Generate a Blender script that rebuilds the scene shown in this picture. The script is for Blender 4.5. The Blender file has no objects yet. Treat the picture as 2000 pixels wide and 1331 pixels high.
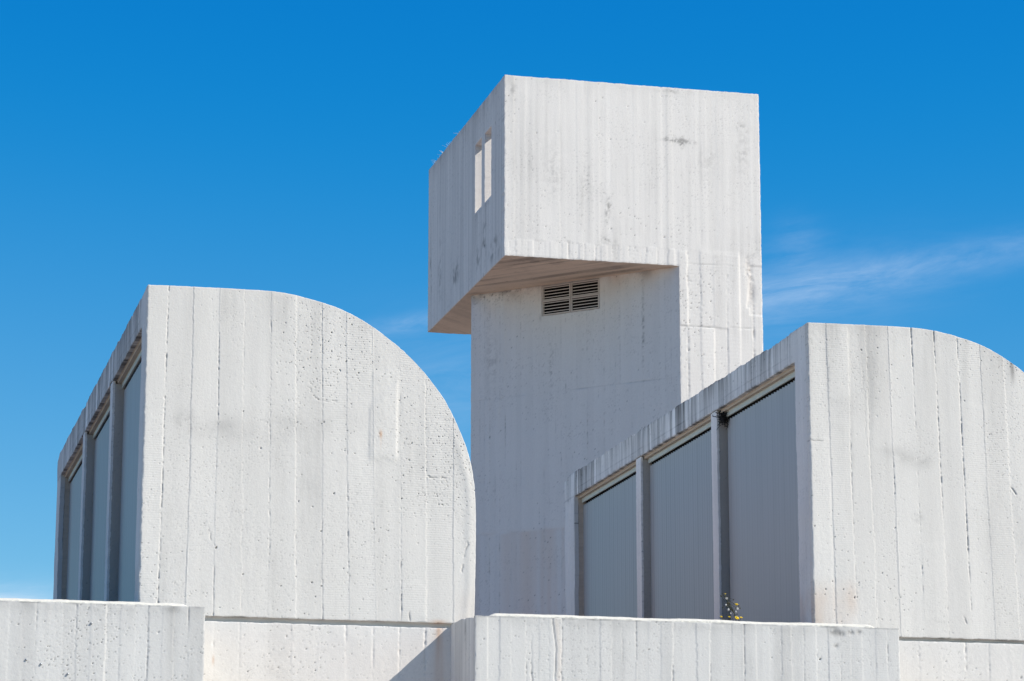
import bpy, math, random
import numpy as np
from mathutils import Vector, Matrix

scene = bpy.context.scene
COL = scene.collection

# ------------------------------------------------------------------ camera
TILT, YAW, ROLL = .2191, .2433, .0004
cam_d = bpy.data.cameras.new('camera')
cam = bpy.data.objects.new('camera', cam_d); COL.objects.link(cam)
cam_d.sensor_width = 36.0
cam_d.lens = 36.0 * 5585.6 / 2000.0
cam_d.clip_start = .1
cam_d.clip_end = 5000
_f = Vector((math.sin(YAW)*math.cos(TILT), math.cos(YAW)*math.cos(TILT), math.sin(TILT)))
_r = Vector((math.cos(YAW), -math.sin(YAW), 0)); _u = _r.cross(_f)
_r, _u = _r*math.cos(ROLL)+_u*math.sin(ROLL), _u*math.cos(ROLL)-_r*math.sin(ROLL)
cam.matrix_world = Matrix(((_r.x, _u.x, -_f.x, -2.4976), (_r.y, _u.y, -_f.y, 0), (_r.z, _u.z, -_f.z, 1.6), (0, 0, 0, 1)))
scene.camera = cam

# ------------------------------------------------------------------ light
SUN = Vector((.866, -.5, .797)).normalized()          # direction towards the sun
EL = math.asin(SUN.z); AZ = math.atan2(SUN.x, SUN.y)  # azimuth clockwise from +Y
sun_d = bpy.data.lights.new('sun', 'SUN'); sun_d.energy = 5.0; sun_d.angle = math.radians(.53)
sun_d.color = (1.0, .945, .862)
sun = bpy.data.objects.new('sun', sun_d); COL.objects.link(sun)
sun.rotation_euler = SUN.to_track_quat('Z', 'Y').to_euler()
sun.location = (20, -10, 30)

w = bpy.data.worlds.new('World'); scene.world = w; w.use_nodes = True
nt = w.node_tree; nt.nodes.clear()
def N(tree, typ, **kw):
    n = tree.nodes.new(typ)
    for k, v in kw.items(): setattr(n, k, v)
    return n
L = nt.links.new
sky = N(nt, 'ShaderNodeTexSky', sky_type='NISHITA', sun_disc=False, sun_elevation=EL, sun_rotation=AZ,
        altitude=1500, air_density=1.0, dust_density=.15, ozone_density=4.0)
def M(op, a, b=None, c=None, tree=None):
    tree = tree or nt
    n = N(tree, 'ShaderNodeMath', operation=op)
    for i, x in enumerate((a, b, c)):
        if x is None: continue
        if isinstance(x, (int, float)): n.inputs[i].default_value = x
        else: tree.links.new(x, n.inputs[i])
    return n.outputs[0]
# a polarised, saturated sky: contrast and saturation of the Nishita sky
gam = N(nt, 'ShaderNodeGamma'); gam.inputs[1].default_value = 1.0
L(sky.outputs[0], gam.inputs[0])
tint = N(nt, 'ShaderNodeMix', data_type='RGBA', blend_type='MULTIPLY'); tint.inputs[0].default_value = 1
L(gam.outputs[0], tint.inputs[6]); tint.inputs[7].default_value = (.55, .80, 1.0, 1)
_sc = N(nt, 'ShaderNodeSeparateColor'); L(tint.outputs[2], _sc.inputs[0]); _cc = N(nt, 'ShaderNodeCombineColor')
def _ma(x, k, c, fl):
    a = N(nt, 'ShaderNodeMath', operation='MULTIPLY_ADD'); L(x, a.inputs[0]); a.inputs[1].default_value = k; a.inputs[2].default_value = c
    b = N(nt, 'ShaderNodeMath', operation='MAXIMUM'); L(a.outputs[0], b.inputs[0])
    d = N(nt, 'ShaderNodeMath', operation='MULTIPLY'); L(x, d.inputs[0]); d.inputs[1].default_value = fl; L(d.outputs[0], b.inputs[1])
    return b.outputs[0]
_x = M('SUBTRACT', _sc.outputs[0], .66)
_sp = M('MULTIPLY', M('ADD', _x, M('SQRT', M('MULTIPLY_ADD', _x, _x, .005))), 1.27)
L(_sp, _cc.inputs[0]); L(_ma(_sc.outputs[1], 1.62, -.66, .6), _cc.inputs[1]); L(_ma(_sc.outputs[2], .70, 2.75, .9), _cc.inputs[2])
# thin cirrus, placed by azimuth and elevation
geo = N(nt, 'ShaderNodeTexCoord')
sep = N(nt, 'ShaderNodeSeparateXYZ'); L(geo.outputs['Generated'], sep.inputs[0])
az = M('MULTIPLY', M('ARCTAN2', sep.outputs[0], sep.outputs[1]), 57.29578)
el = M('MULTIPLY', M('ARCSINE', sep.outputs[2]), 57.29578)
cmb = N(nt, 'ShaderNodeCombineXYZ')
L(M('MULTIPLY', az, .35), cmb.inputs[0])
L(M('SUBTRACT', M('MULTIPLY', el, 1.7), M('MULTIPLY', az, .22)), cmb.inputs[1])
cn = N(nt, 'ShaderNodeTexNoise', noise_dimensions='3D'); cn.inputs['Scale'].default_value = 1.0
cn.inputs['Detail'].default_value = 10; cn.inputs['Roughness'].default_value = .68; cn.inputs['Distortion'].default_value = .45
L(cmb.outputs[0], cn.inputs['Vector'])
def bump1(x, c, wd):
    d = M('DIVIDE', M('SUBTRACT', x, c), wd)
    return M('EXPONENT', M('MULTIPLY', M('MULTIPLY', d, d), -1.0))
line = M('ADD', M('MULTIPLY', M('SUBTRACT', az, 19.0), .14), 13.42)   # streak centre elevation
s1 = M('MULTIPLY', bump1(M('SUBTRACT', el, line), 0, .34), bump1(az, 20.6, 4.6))
s1b = M('MULTIPLY', bump1(M('SUBTRACT', el, line), -.25, .85), bump1(az, 19.2, 3.0))
s2 = M('MULTIPLY', bump1(az, 19.8, .5), bump1(el, 14.35, .5))
s3 = M('MULTIPLY', bump1(M('SUBTRACT', el, M('MULTIPLY', M('SUBTRACT', az, 11.6), .13)), 12.86, .16), bump1(az, 11.9, 1.0))
s4 = M('MULTIPLY', bump1(el, 6.7, .62), bump1(az, 3.4, 2.0))
s6 = M('MULTIPLY', bump1(el, 6.75, .55), bump1(az, 3.6, 1.5))
s5 = M('MULTIPLY', bump1(el, 11.6, 1.3), bump1(az, 12.6, 1.6))
msk = M('ADD', M('MULTIPLY', s1, 1.0), M('ADD', M('MULTIPLY', s1b, .55), M('ADD', M('MULTIPLY', s2, .45), M('ADD', M('MULTIPLY', s3, .95), M('ADD', M('MULTIPLY', s4, 3.2), M('MULTIPLY', s5, .4))))))
cv = M('MULTIPLY', msk, M('MAXIMUM', M('SUBTRACT', M('MULTIPLY', cn.outputs['Fac'], 2.3), .62), 0))
cv = M('MINIMUM', M('ADD', M('MULTIPLY', cv, .30), M('MULTIPLY', M('MULTIPLY', s6, cn.outputs['Fac']), 1.05)), .8)
cl = N(nt, 'ShaderNodeMix', data_type='RGBA'); _dk = N(nt, 'ShaderNodeMapRange', interpolation_type='SMOOTHSTEP'); L(el, _dk.inputs[0])
for _i, _v in ((1, 19.5), (2, 75), (3, 1.0), (4, .52)): _dk.inputs[_i].default_value = _v
_dv = N(nt, 'ShaderNodeCombineXYZ'); L(M('POWER', _dk.outputs[0], .6), _dv.inputs[0]); L(M('POWER', _dk.outputs[0], 1.0), _dv.inputs[1]); L(M('POWER', _dk.outputs[0], 1.35), _dv.inputs[2])
_dm = N(nt, 'ShaderNodeVectorMath', operation='MULTIPLY'); L(_cc.outputs[0], _dm.inputs[0]); L(_dv.outputs[0], _dm.inputs[1])
L(cv, cl.inputs[0]); L(_dm.outputs[0], cl.inputs[6])
cl.inputs[7].default_value = (7.0, 7.9, 9.2, 1)
bg = N(nt, 'ShaderNodeBackground'); bg.inputs[1].default_value = .1055
L(cl.outputs[2], bg.inputs[0])
wo = N(nt, 'ShaderNodeOutputWorld'); L(bg.outputs[0], wo.inputs[0])

scene.view_settings.view_transform = 'Standard'; scene.view_settings.look = 'None'
scene.view_settings.gamma = 1; scene.view_settings.use_curve_mapping = False
scene.view_settings.exposure = .13
scene.render.engine = 'CYCLES'
scene.cycles.max_bounces = 8; scene.cycles.diffuse_bounces = 5
scene.cycles.use_denoising = True

# ------------------------------------------------------------------ numpy noise
def hsh(a, b, s):
    a = a.astype(np.int64); b = b.astype(np.int64)
    h = (a*374761393 + b*668265263 + int(s)*2246822519) & 0xffffffff
    h = ((h ^ (h >> 13))*1274126177) & 0xffffffff
    h = ((h ^ (h >> 15))*2654435761) & 0xffffffff
    h = h ^ (h >> 16)
    return (h & 0xffffff)/float(0xffffff)
def vn(x, y, s):
    x = np.asarray(x, float); y = np.asarray(y, float)+0*x
    xi = np.floor(x); yi = np.floor(y); fx = x-xi; fy = y-yi
    fx = fx*fx*(3-2*fx); fy = fy*fy*(3-2*fy)
    a = hsh(xi, yi, s); b = hsh(xi+1, yi, s); c = hsh(xi, yi+1, s); d = hsh(xi+1, yi+1, s)
    return ((a*(1-fx)+b*fx)*(1-fy)+(c*(1-fx)+d*fx)*fy)*2-1
def fbm(x, y, s, o=4, g=.5):
    t = 0; a = 1; n = 0
    for i in range(o):
        t = t+a*vn(x*2**i+17.3*i, y*2**i-9.1*i, s+i*31); n += a; a *= g
    return t/n
def sstep(a, b, x):
    t = np.clip((x-a)/(b-a), 0, 1); return t*t*(3-2*t)

# ------------------------------------------------------------------ mesh helpers
def link_mesh(name, me, mat, parent=None):
    o = bpy.data.objects.new(name, me); COL.objects.link(o)
    if mat is not None and len(me.materials) == 0: me.materials.append(mat)
    if parent is not None:
        o.parent = parent
        p = parent; off = Vector((0, 0, 0))
        while p is not None: off += p.location; p = p.parent
        o.location = -off
    return o
def thing(name, label, cat, loc, group=None):
    o = bpy.data.objects.new(name, None); COL.objects.link(o); o.location = loc
    o.empty_display_size = .2
    o['label'] = label; o['category'] = cat
    if group: o['group'] = group
    return o
def tag(o, label, cat, group=None):
    o['label'] = label; o['category'] = cat
    if group: o['group'] = group
    return o

class MB:
    """plain polygon collector"""
    def __init__(s): s.v = []; s.f = []
    def quad(s, *p):
        i = len(s.v); s.v += [tuple(q) for q in p]; s.f.append(tuple(range(i, i+len(p))))
    def box(s, a, b, R=None, c=None):
        x0, y0, z0 = a; x1, y1, z1 = b
        P = [(x0,y0,z0),(x1,y0,z0),(x1,y1,z0),(x0,y1,z0),(x0,y0,z1),(x1,y0,z1),(x1,y1,z1),(x0,y1,z1)]
        if R is not None: P = [tuple(R @ Vector(p) + Vector(c)) for p in P]
        i = len(s.v); s.v += P
        for f in ((3,2,1,0),(4,5,6,7),(0,1,5,4),(1,2,6,5),(2,3,7,6),(3,0,4,7)): s.f.append(tuple(i+k for k in f))
    def prism(s, poly, z0, z1):
        n = len(poly); i = len(s.v)
        s.v += [(x, y, z0) for x, y in poly]+[(x, y, z1) for x, y in poly]
        s.f.append(tuple(i+k for k in reversed(range(n)))); s.f.append(tuple(i+n+k for k in range(n)))
        for k in range(n): s.f.append((i+k, i+(k+1) % n, i+n+(k+1) % n, i+n+k))
    def tube(s, pts, r0, r1, n=5):
        pts = [Vector(p) for p in pts]; i0 = len(s.v); m = len(pts)
        for k, p in enumerate(pts):
            d = (pts[min(k+1, m-1)]-pts[max(k-1, 0)]).normalized()
            a = d.orthogonal().normalized(); b = d.cross(a); r = r0+(r1-r0)*k/max(1, m-1)
            for j in range(n):
                t = 2*math.pi*j/n; q = p+(a*math.cos(t)+b*math.sin(t))*r; s.v.append(tuple(q))
        for k in range(m-1):
            for j in range(n):
                s.f.append((i0+k*n+j, i0+k*n+(j+1) % n, i0+(k+1)*n+(j+1) % n, i0+(k+1)*n+j))
        s.f.append(tuple(i0+j for j in reversed(range(n)))); s.f.append(tuple(i0+(m-1)*n+j for j in range(n)))
    def ball(s, c, r, sq=(1, 1, 1), n=8, m=5):
        i0 = len(s.v)
        for k in range(m+1):
            ph = math.pi*k/m
            for j in range(n):
                t = 2*math.pi*j/n
                s.v.append((c[0]+r*sq[0]*math.sin(ph)*math.cos(t), c[1]+r*sq[1]*math.sin(ph)*math.sin(t), c[2]+r*sq[2]*math.cos(ph)))
        for k in range(m):
            for j in range(n):
                s.f.append((i0+k*n+j, i0+(k+1)*n+j, i0+(k+1)*n+(j+1) % n, i0+k*n+(j+1) % n))
    def build(s, name, mat, parent=None, smooth=False, bevel=0):
        me = bpy.data.meshes.new(name); me.from_pydata(s.v, [], s.f); me.update()
        if smooth:
            me.polygons.foreach_set('use_smooth', [True]*len(me.polygons))
        o = link_mesh(name, me, mat, parent)
        if bevel:
            b = o.modifiers.new('bevel', 'BEVEL'); b.width = bevel; b.segments = 2; b.limit_method = 'ANGLE'
        return o

def np_mesh(name, V, F4, smooth, attrs, mat, parent):
    me = bpy.data.meshes.new(name)
    me.vertices.add(len(V)); me.vertices.foreach_set('co', np.ascontiguousarray(V, np.float32).ravel())
    nf = len(F4); me.loops.add(nf*4); me.polygons.add(nf)
    me.loops.foreach_set('vertex_index', np.ascontiguousarray(F4, np.int32).ravel())
    me.polygons.foreach_set('loop_start', np.arange(nf, dtype=np.int32)*4)
    me.polygons.foreach_set('use_smooth', smooth)
    for k, a in attrs.items():
        at = me.attributes.new(k, 'FLOAT', 'POINT'); at.data.foreach_set('value', np.ascontiguousarray(a, np.float32))
    me.update(calc_edges=True); me.validate()
    return link_mesh(name, me, mat, parent)

def sheet_data(Ug, Vg, mask, P0, U, V, Nn, hf, depth, jit=.003, seed=1):
    """relief sheet over a (structured) grid; the open border is turned back by `depth`"""
    P0, U, V, Nn = (np.array(a, float) for a in (P0, U, V, Nn))
    nu, nv = Ug.shape
    h, att = hf(Ug, Vg)
    idx = np.arange(nu*nv).reshape(nu, nv)
    a, b, c, d = idx[:-1, :-1], idx[1:, :-1], idx[1:, 1:], idx[:-1, 1:]
    F = np.stack([a, b, c, d], -1)
    if mask is not None: F = F[mask]
    F = F.reshape(-1, 4)
    if np.dot(np.cross(U, V), Nn) < 0: F = F[:, ::-1]
    E = np.concatenate([F[:, [i, (i+1) % 4]] for i in range(4)])
    key = E[:, 0]*(nu*nv)+E[:, 1]; rkey = E[:, 1]*(nu*nv)+E[:, 0]
    B = E[~np.isin(key, rkey)]
    u = Ug.ravel().copy(); v = Vg.ravel().copy(); h = h.ravel().copy()
    bv = np.unique(B)
    ju = jit*(fbm(u[bv]*14, v[bv]*14, seed+5, 4, .75)); jv = jit*(fbm(u[bv]*14+40, v[bv]*14, seed+9, 4, .75))
    u[bv] += ju*1.2; v[bv] += jv*1.2
    h[bv] -= .001+.003*np.abs(vn(u[bv]*25, v[bv]*25, seed+3))+.005*np.clip(vn(u[bv]*23, v[bv]*23, seed+4)*2-1.0, 0, 1)
    P = P0+u[:, None]*U+v[:, None]*V+h[:, None]*Nn
    m = {int(k): i for i, k in enumerate(bv)}
    base = P[bv]; back = base-Nn*depth
    n0 = nu*nv; nb = len(bv)
    lut = np.zeros(n0, np.int64); lut[bv] = np.arange(nb)
    S = np.stack([n0+lut[B[:, 1]], n0+lut[B[:, 0]], n0+nb+lut[B[:, 0]], n0+nb+lut[B[:, 1]]], -1)
    VV = np.concatenate([P, base, back]); FF = np.concatenate([F, S])
    A = {}
    for k, x in att.items():
        x = x.ravel(); A[k] = np.concatenate([x, x[bv], x[bv]])
    A['dirt_shade'][n0:] = np.minimum(1, A['dirt_shade'][n0:]+.05)
    sm = np.concatenate([np.ones(len(F), bool), np.zeros(len(S), bool)])
    used = np.zeros(len(VV), bool); used[FF.ravel()] = True
    rm = np.cumsum(used)-1
    return VV[used], rm[FF], sm, {k: x[used] for k, x in A.items()}
def merge(*ds):
    V = []; F = []; S = []; A = {}; n = 0
    for d in ds:
        V.append(d[0]); F.append(d[1]+n); S.append(d[2]); n += len(d[0])
        for k, x in d[3].items(): A.setdefault(k, []).append(x)
    return np.concatenate(V), np.concatenate(F), np.concatenate(S), {k: np.concatenate(x) for k, x in A.items()}
def sheet(name, mat, parent, *ds):
    V, F, S, A = merge(*ds)
    return np_mesh(name, V, F, S, A, mat, parent)
def grid(u0, u1, v0, v1, r, cu=(), cv=()):
    def ax(a, b, cuts):
        k = sorted({a, b, *[c for c in cuts if a < c < b]}); o = []
        for p, q in zip(k[:-1], k[1:]): o.append(np.linspace(p, q, max(2, int(math.ceil((q-p)/r))+1))[:-1])
        return np.concatenate(o+[np.array([b])])
    us = ax(u0, u1, cu); vs = ax(v0, v1, cv)
    return np.meshgrid(us, vs, indexing='ij')
def hole_mask(Ug, Vg, holes, keep=None):
    uc = (Ug[:-1, :-1]+Ug[1:, :-1])/2; vc = (Vg[:-1, :-1]+Vg[:-1, 1:])/2
    m = np.ones(uc.shape, bool)
    for (a, b, c, d) in holes: m &= ~((uc > a) & (uc < b) & (vc > c) & (vc < d))
    if keep: 
        k = np.zeros(uc.shape, bool)
        for (a, b, c, d) in keep: k |= ((uc > a) & (uc < b) & (vc > c) & (vc < d))
        m &= k
    return m

# ------------------------------------------------------------------ board-marked concrete relief
def pits_layer(u, v, cell, prob, r0, r1, depth, seed, clus=1.0):
    ci = np.floor(u/cell); cj = np.floor(v/cell)
    cl = fbm(ci*cell*clus*1.6, cj*cell*clus*1.1, seed+71, 3)*.5+.5
    on = hsh(ci, cj, seed) < prob*np.clip(cl**3*9.0-.25, .03, 4)
    r = r0+(r1-r0)*hsh(ci, cj, seed+1)**2.2
    pu = (ci+.5+(hsh(ci, cj, seed+2)-.5)*.82)*cell; pv = (cj+.5+(hsh(ci, cj, seed+3)-.5)*.82)*cell
    du = u-pu; dv = v-pv; asp = .6+.8*hsh(ci, cj, seed+4); sk = (hsh(ci, cj, seed+5)-.5)*1.2
    d = np.sqrt(((du+sk*dv)*asp)**2+(dv/asp)**2)/r
    d = d*(1+.25*vn(u*150, v*150, seed+6))
    k = np.where(on, np.clip((1.25-d)*1.8, 0, 1), 0)
    return -k*depth*(.5+r/r1), k*(.35+.65*hsh(ci, cj, seed+7))

def boards(seed, seams, vb, vt, step=.0022, groove=.006, wide=.006, seamdirt=.35, pit=1.0, pscale=1.0, rough=.00065,
           saw=.0004, tone=.026, fine=1.0, hcracks=(), extra=None, vbreaks=()):
    """seams: list of (u at vb, u at vt[, dark 0..1, fin 0..1]); extra(u,v,h,dirt,rust,tone) edits in place"""
    rng = np.random.RandomState(seed)
    nS = len(seams); offs = rng.uniform(-1, 1, (nS+1)*(len(vbreaks)+1)); tones = rng.uniform(-1, 1, (nS+1)*(len(vbreaks)+1)); tilt = rng.uniform(-1, 1, nS+1)
    saws = rng.rand(nS+1)
    st = []
    for s in seams:
        dk = s[2] if len(s) > 2 else max(0, rng.uniform(-.25, 1)); fn = s[3] if len(s) > 3 else max(0, rng.uniform(-.4, 1))
        st.append((dk, fn))
    def f(u, v):
        t = (v-vb)/(vt-vb); h = np.zeros_like(u); dirt_shade = np.zeros_like(u); rust_tint = np.zeros_like(u); tn = np.zeros_like(u)
        idx = np.zeros(u.shape, int); lastd = np.full(u.shape, .1)
        row = np.zeros(u.shape, int)
        for vbk in vbreaks: row += (v+.004*vn(u*6, u*0, seed+444) > vbk)
        tv = np.arange(float(v.min())-.05, float(v.max())+.05, .0015); z0 = tv*0
        brk = .5+.5*vn(u*60, v*14, seed+7)
        for k, s in enumerate(seams):
            tt = (tv-vb)/(vt-vb)
            su = np.interp(v, tv, s[0]+(s[1]-s[0])*tt+.004*vn(tv*2.2, z0+k*3.7, seed+200+k)+.0016*vn(tv*23, z0+k, seed+300+k)+.0010*vn(tv*90, z0+k, seed+350+k))
            d = u-su; idx += (d > 0)
            dk, fn = st[k]
            m = np.interp(v, tv, np.clip(.30+.80*vn(tv*1.6+k*5, z0, seed+400+k)+.45*vn(tv*9+k, z0, seed+500+k)+.6*vn(tv*52, z0+k, seed+520+k), 0, 1.6))
            m2 = np.interp(v, tv, np.clip(.35-.75*vn(tv*1.6+k*5, z0, seed+400+k)+.6*vn(tv*7, z0+k, seed+600+k)+.35*vn(tv*48, z0+k, seed+620+k), 0, 1.3))
            near = np.abs(d) < .05
            dn_ = d[near]; m = m[near]; m2 = m2[near]; ww = wide*(.50+.45*m)
            h[near] -= groove*dk*m*np.exp(-(dn_/ww)**2)
            dirt_shade[near] += seamdirt*dk*m*np.exp(-(dn_/(ww*.9))**2)*brk[near]
            h[near] += .0026*fn*m2*np.exp(-((dn_-.003)/(wide*.75))**2)
        bi = idx+row*(nS+1)
        h += step*offs[bi]+.0007*tilt[idx]*np.sin(u*23+idx)
        tn += tone*tones[bi]
        # sawn grain, fine aggregate and soft undulation
        h += saw*(saws[idx] > .45)*np.sin(2*np.pi*v/.0185+2*vn(u*8, v*2, seed+3))*np.clip(fbm(u*2.2+idx*3.1, v*2.2, seed+12)*2+.5, 0, 1)
        sm = np.clip(fbm(u*1.1, v*1.1, seed+80, 3)*2.2+.6, .12, 1)     # trowelled smooth where low
        h += rough*sm*fbm(u*46, v*46, seed+20, 3, .65)
        h += .0022*fbm(u*2.3, v*1.3, seed+21, 2)
        h += .0007*fbm(u*12, v*5, seed+22, 2)*sm
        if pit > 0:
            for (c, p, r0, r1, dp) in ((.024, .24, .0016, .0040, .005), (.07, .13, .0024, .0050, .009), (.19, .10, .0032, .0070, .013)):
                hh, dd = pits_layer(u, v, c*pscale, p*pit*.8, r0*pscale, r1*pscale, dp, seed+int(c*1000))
                h += hh*sm**.5; dirt_shade += .80*dd*sm**.5  # pits darkened in colour too: dirt plus painted shade of the hole
        if pit > 0:
            pep = np.clip((vn(u*130, v*130, seed+61)-.55)*3.5, 0, 1)*np.clip(fbm(u*3, v*3, seed+62, 3)*2.2+.35, 0, 1)
            dirt_shade += .22*pep; h -= .0012*pep
        for (u0, u1, vv, g) in hcracks:
            d = v-vv-.004*vn(u*6, u*0, seed+900)-.002*vn(u*40, u*0, seed+901)
            inn = sstep(u0-.02, u0+.02, u)*(1-sstep(u1-.02, u1+.02, u))*np.clip(.6+.8*vn(u*4, u*0, seed+902), .1, 1.2)
            h -= g*inn*np.exp(-(d/.006)**2); dirt_shade += .35*(g/.006)*inn*np.exp(-(d/.005)**2)
        if extra: extra(u, v, h, dirt_shade, rust_tint, tn)
        return h, {'dirt_shade': np.clip(dirt_shade, 0, 1), 'rust_tint': np.clip(rust_tint, 0, 1), 'tone': tn}
    return f
def blot(u, v, cu, cv, ru, rv, seed, f=14, cut=.25):
    d = ((u-cu)/ru)**2+((v-cv)/rv)**2
    return np.exp(-d)*np.clip((fbm(u*f, v*f, seed, 4, .6)+cut)*2.2, 0, 1)
def soft(u, v, cu, cv, ru, rv): return np.exp(-(((u-cu)/ru)**2+((v-cv)/rv)**2))
def even_seams(u0, u1, w_, seed, dark=None, lean=.008):
    rng = np.random.RandomState(seed); o = []; u = u0+w_*rng.uniform(.4, 1)
    while u < u1-.02:
        l = rng.uniform(-lean, lean)
        if dark is None: o.append((u, u+l))
        else: o.append((u, u+l, max(0, rng.uniform(dark[0], dark[1])), max(0, rng.uniform(dark[2], dark[3]))))
        u += w_*rng.uniform(.93, 1.07)
    return o

# ------------------------------------------------------------------ materials
def concrete(name, base=(.71, .685, .645), grime=.35, warm=(.60, .40, .27), dirt_shade_col=(.085, .082, .078), streak=.10, rough=.85, bumpd=.0012, blotch=.06, hor=(7, 7, .45)):
    m = bpy.data.materials.new(name); m.use_nodes = True; t = m.node_tree; t.nodes.clear(); l = t.links.new
    tc = N(t, 'ShaderNodeTexCoord')
    def noise(scale, vec, detail=5, ro=.55, dist=0):
        mp = N(t, 'ShaderNodeMapping'); mp.inputs['Scale'].default_value = vec; l(tc.outputs['Object'], mp.inputs[0])
        n = N(t, 'ShaderNodeTexNoise'); n.inputs['Scale'].default_value = scale; n.inputs['Detail'].default_value = detail
        n.inputs['Roughness'].default_value = ro; n.inputs['Distortion'].default_value = dist; l(mp.outputs[0], n.inputs['Vector'])
        return n.outputs['Fac']
    def attr(k):
        a = N(t, 'ShaderNodeAttribute'); a.attribute_name = k; return a.outputs['Fac']
    mm = lambda op, a, b=None, c=None: M(op, a, b, c, tree=t)
    st = noise(1.0, hor, 6, .6)                                   # long vertical weather streaks
    bl = noise(1.1, (1, 1, 1), 5, .6)                             # broad patches
    sp = noise(60, (1, 1, .7), 4, .7)                              # fine speckle
    val = mm('ADD', 1.0, attr('tone'))
    val = mm('ADD', val, mm('MULTIPLY', mm('SUBTRACT', st, .5), -streak*2))
    val = mm('ADD', val, mm('MULTIPLY', mm('SUBTRACT', bl, .5), -blotch*2))
    val = mm('ADD', val, mm('MULTIPLY', mm('SUBTRACT', sp, .5), -.20))
    bc = N(t, 'ShaderNodeMix', data_type='RGBA', blend_type='MULTIPLY'); bc.inputs[0].default_value = 1
    bc.inputs[6].default_value = (*base, 1); cc = N(t, 'ShaderNodeCombineColor')
    for i in range(3): l(val, cc.inputs[i])
    l(cc.outputs[0], bc.inputs[7])
    rm = N(t, 'ShaderNodeMix', data_type='RGBA'); l(attr('rust_tint'), rm.inputs[0]); l(bc.outputs[2], rm.inputs[6]); rm.inputs[7].default_value = (*warm, 1)
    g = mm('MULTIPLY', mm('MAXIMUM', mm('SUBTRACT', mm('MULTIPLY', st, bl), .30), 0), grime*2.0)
    df = mm('MINIMUM', mm('ADD', attr('dirt_shade'), g), .92)
    dm = N(t, 'ShaderNodeMix', data_type='RGBA'); l(df, dm.inputs[0]); l(rm.outputs[2], dm.inputs[6]); dm.inputs[7].default_value = (*dirt_shade_col, 1)
    b = N(t, 'ShaderNodeBsdfPrincipled'); b.inputs['Roughness'].default_value = rough
    b.inputs['Specular IOR Level'].default_value = .25
    l(dm.outputs[2], b.inputs['Base Color'])
    bp = N(t, 'ShaderNodeBump'); bp.inputs['Strength'].default_value = 1; bp.inputs['Distance'].default_value = bumpd
    hgt = mm('ADD', noise(70, (1, 1, 1), 4, .65), mm('MULTIPLY', noise(22, (1, 1, .35), 3, .6), .8))
    l(hgt, bp.inputs['Height']); l(bp.outputs[0], b.inputs['Normal'])
    o = N(t, 'ShaderNodeOutputMaterial'); l(b.outputs[0], o.inputs[0])
    return m
def simple(name, col, rough=.6, metal=0, var=.12, scale=12, bumpd=0, spec=.4, vec=(1, 1, 1)):
    m = bpy.data.materials.new(name); m.use_nodes = True; t = m.node_tree; t.nodes.clear(); l = t.links.new
    tc = N(t, 'ShaderNodeTexCoord'); mp = N(t, 'ShaderNodeMapping'); mp.inputs['Scale'].default_value = vec; l(tc.outputs['Object'], mp.inputs[0])
    n = N(t, 'ShaderNodeTexNoise'); n.inputs['Scale'].default_value = scale; n.inputs['Detail'].default_value = 5; l(mp.outputs[0], n.inputs['Vector'])
    r = N(t, 'ShaderNodeMapRange'); r.inputs['To Min'].default_value = 1-var; r.inputs['To Max'].default_value = 1+var; l(n.outputs['Fac'], r.inputs[0])
    x = N(t, 'ShaderNodeMix', data_type='RGBA', blend_type='MULTIPLY'); x.inputs[0].default_value = 1; x.inputs[6].default_value = (*col, 1)
    cc = N(t, 'ShaderNodeCombineColor')
    for i in range(3): l(r.outputs[0], cc.inputs[i])
    l(cc.outputs[0], x.inputs[7])
    b = N(t, 'ShaderNodeBsdfPrincipled'); b.inputs['Roughness'].default_value = rough; b.inputs['Metallic'].default_value = metal
    b.inputs['Specular IOR Level'].default_value = spec
    l(x.outputs[2], b.inputs['Base Color'])
    if bumpd:
        bp = N(t, 'ShaderNodeBump'); bp.inputs['Distance'].default_value = bumpd; l(n.outputs['Fac'], bp.inputs['Height']); l(bp.outputs[0], b.inputs['Normal'])
    o = N(t, 'ShaderNodeOutputMaterial'); l(b.outputs[0], o.inputs[0])
    return m
m_wall = concrete('white_concrete', base=(.715, .682, .632), grime=.50, streak=.12, blotch=.07)
m_base = concrete('white_concrete_base', base=(.75, .715, .665), grime=.15, streak=.04, blotch=.05)
m_para = concrete('parapet_concrete', base=(.675, .656, .620), grime=.45, streak=.09, blotch=.05)
m_tower = concrete('tower_concrete', base=(.745, .707, .66), grime=.40, streak=.11, blotch=.04, hor=(11, 11, .35))
m_shaft = concrete('shaft_concrete', base=(.71, .685, .645), grime=.10, streak=.05, blotch=.035)
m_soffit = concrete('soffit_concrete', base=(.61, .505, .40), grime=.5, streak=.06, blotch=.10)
m_frame = concrete('weathered_concrete', base=(.73, .705, .67), grime=.35, streak=.10, blotch=.08)
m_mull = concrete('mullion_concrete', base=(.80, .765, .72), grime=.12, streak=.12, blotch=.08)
m_plain = simple('plain_concrete', (.62, .60, .58), .9, var=.12, scale=4, bumpd=.002, spec=.2)
m_cope = simple('cream_coping', (.70, .67, .59), .8, var=.12, scale=18, bumpd=.004, spec=.2)
m_shut = simple('grey_blue_sheet', (.385, .395, .395), .46, var=.07, scale=2.2, spec=.4, vec=(4, 4, .3))
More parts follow.
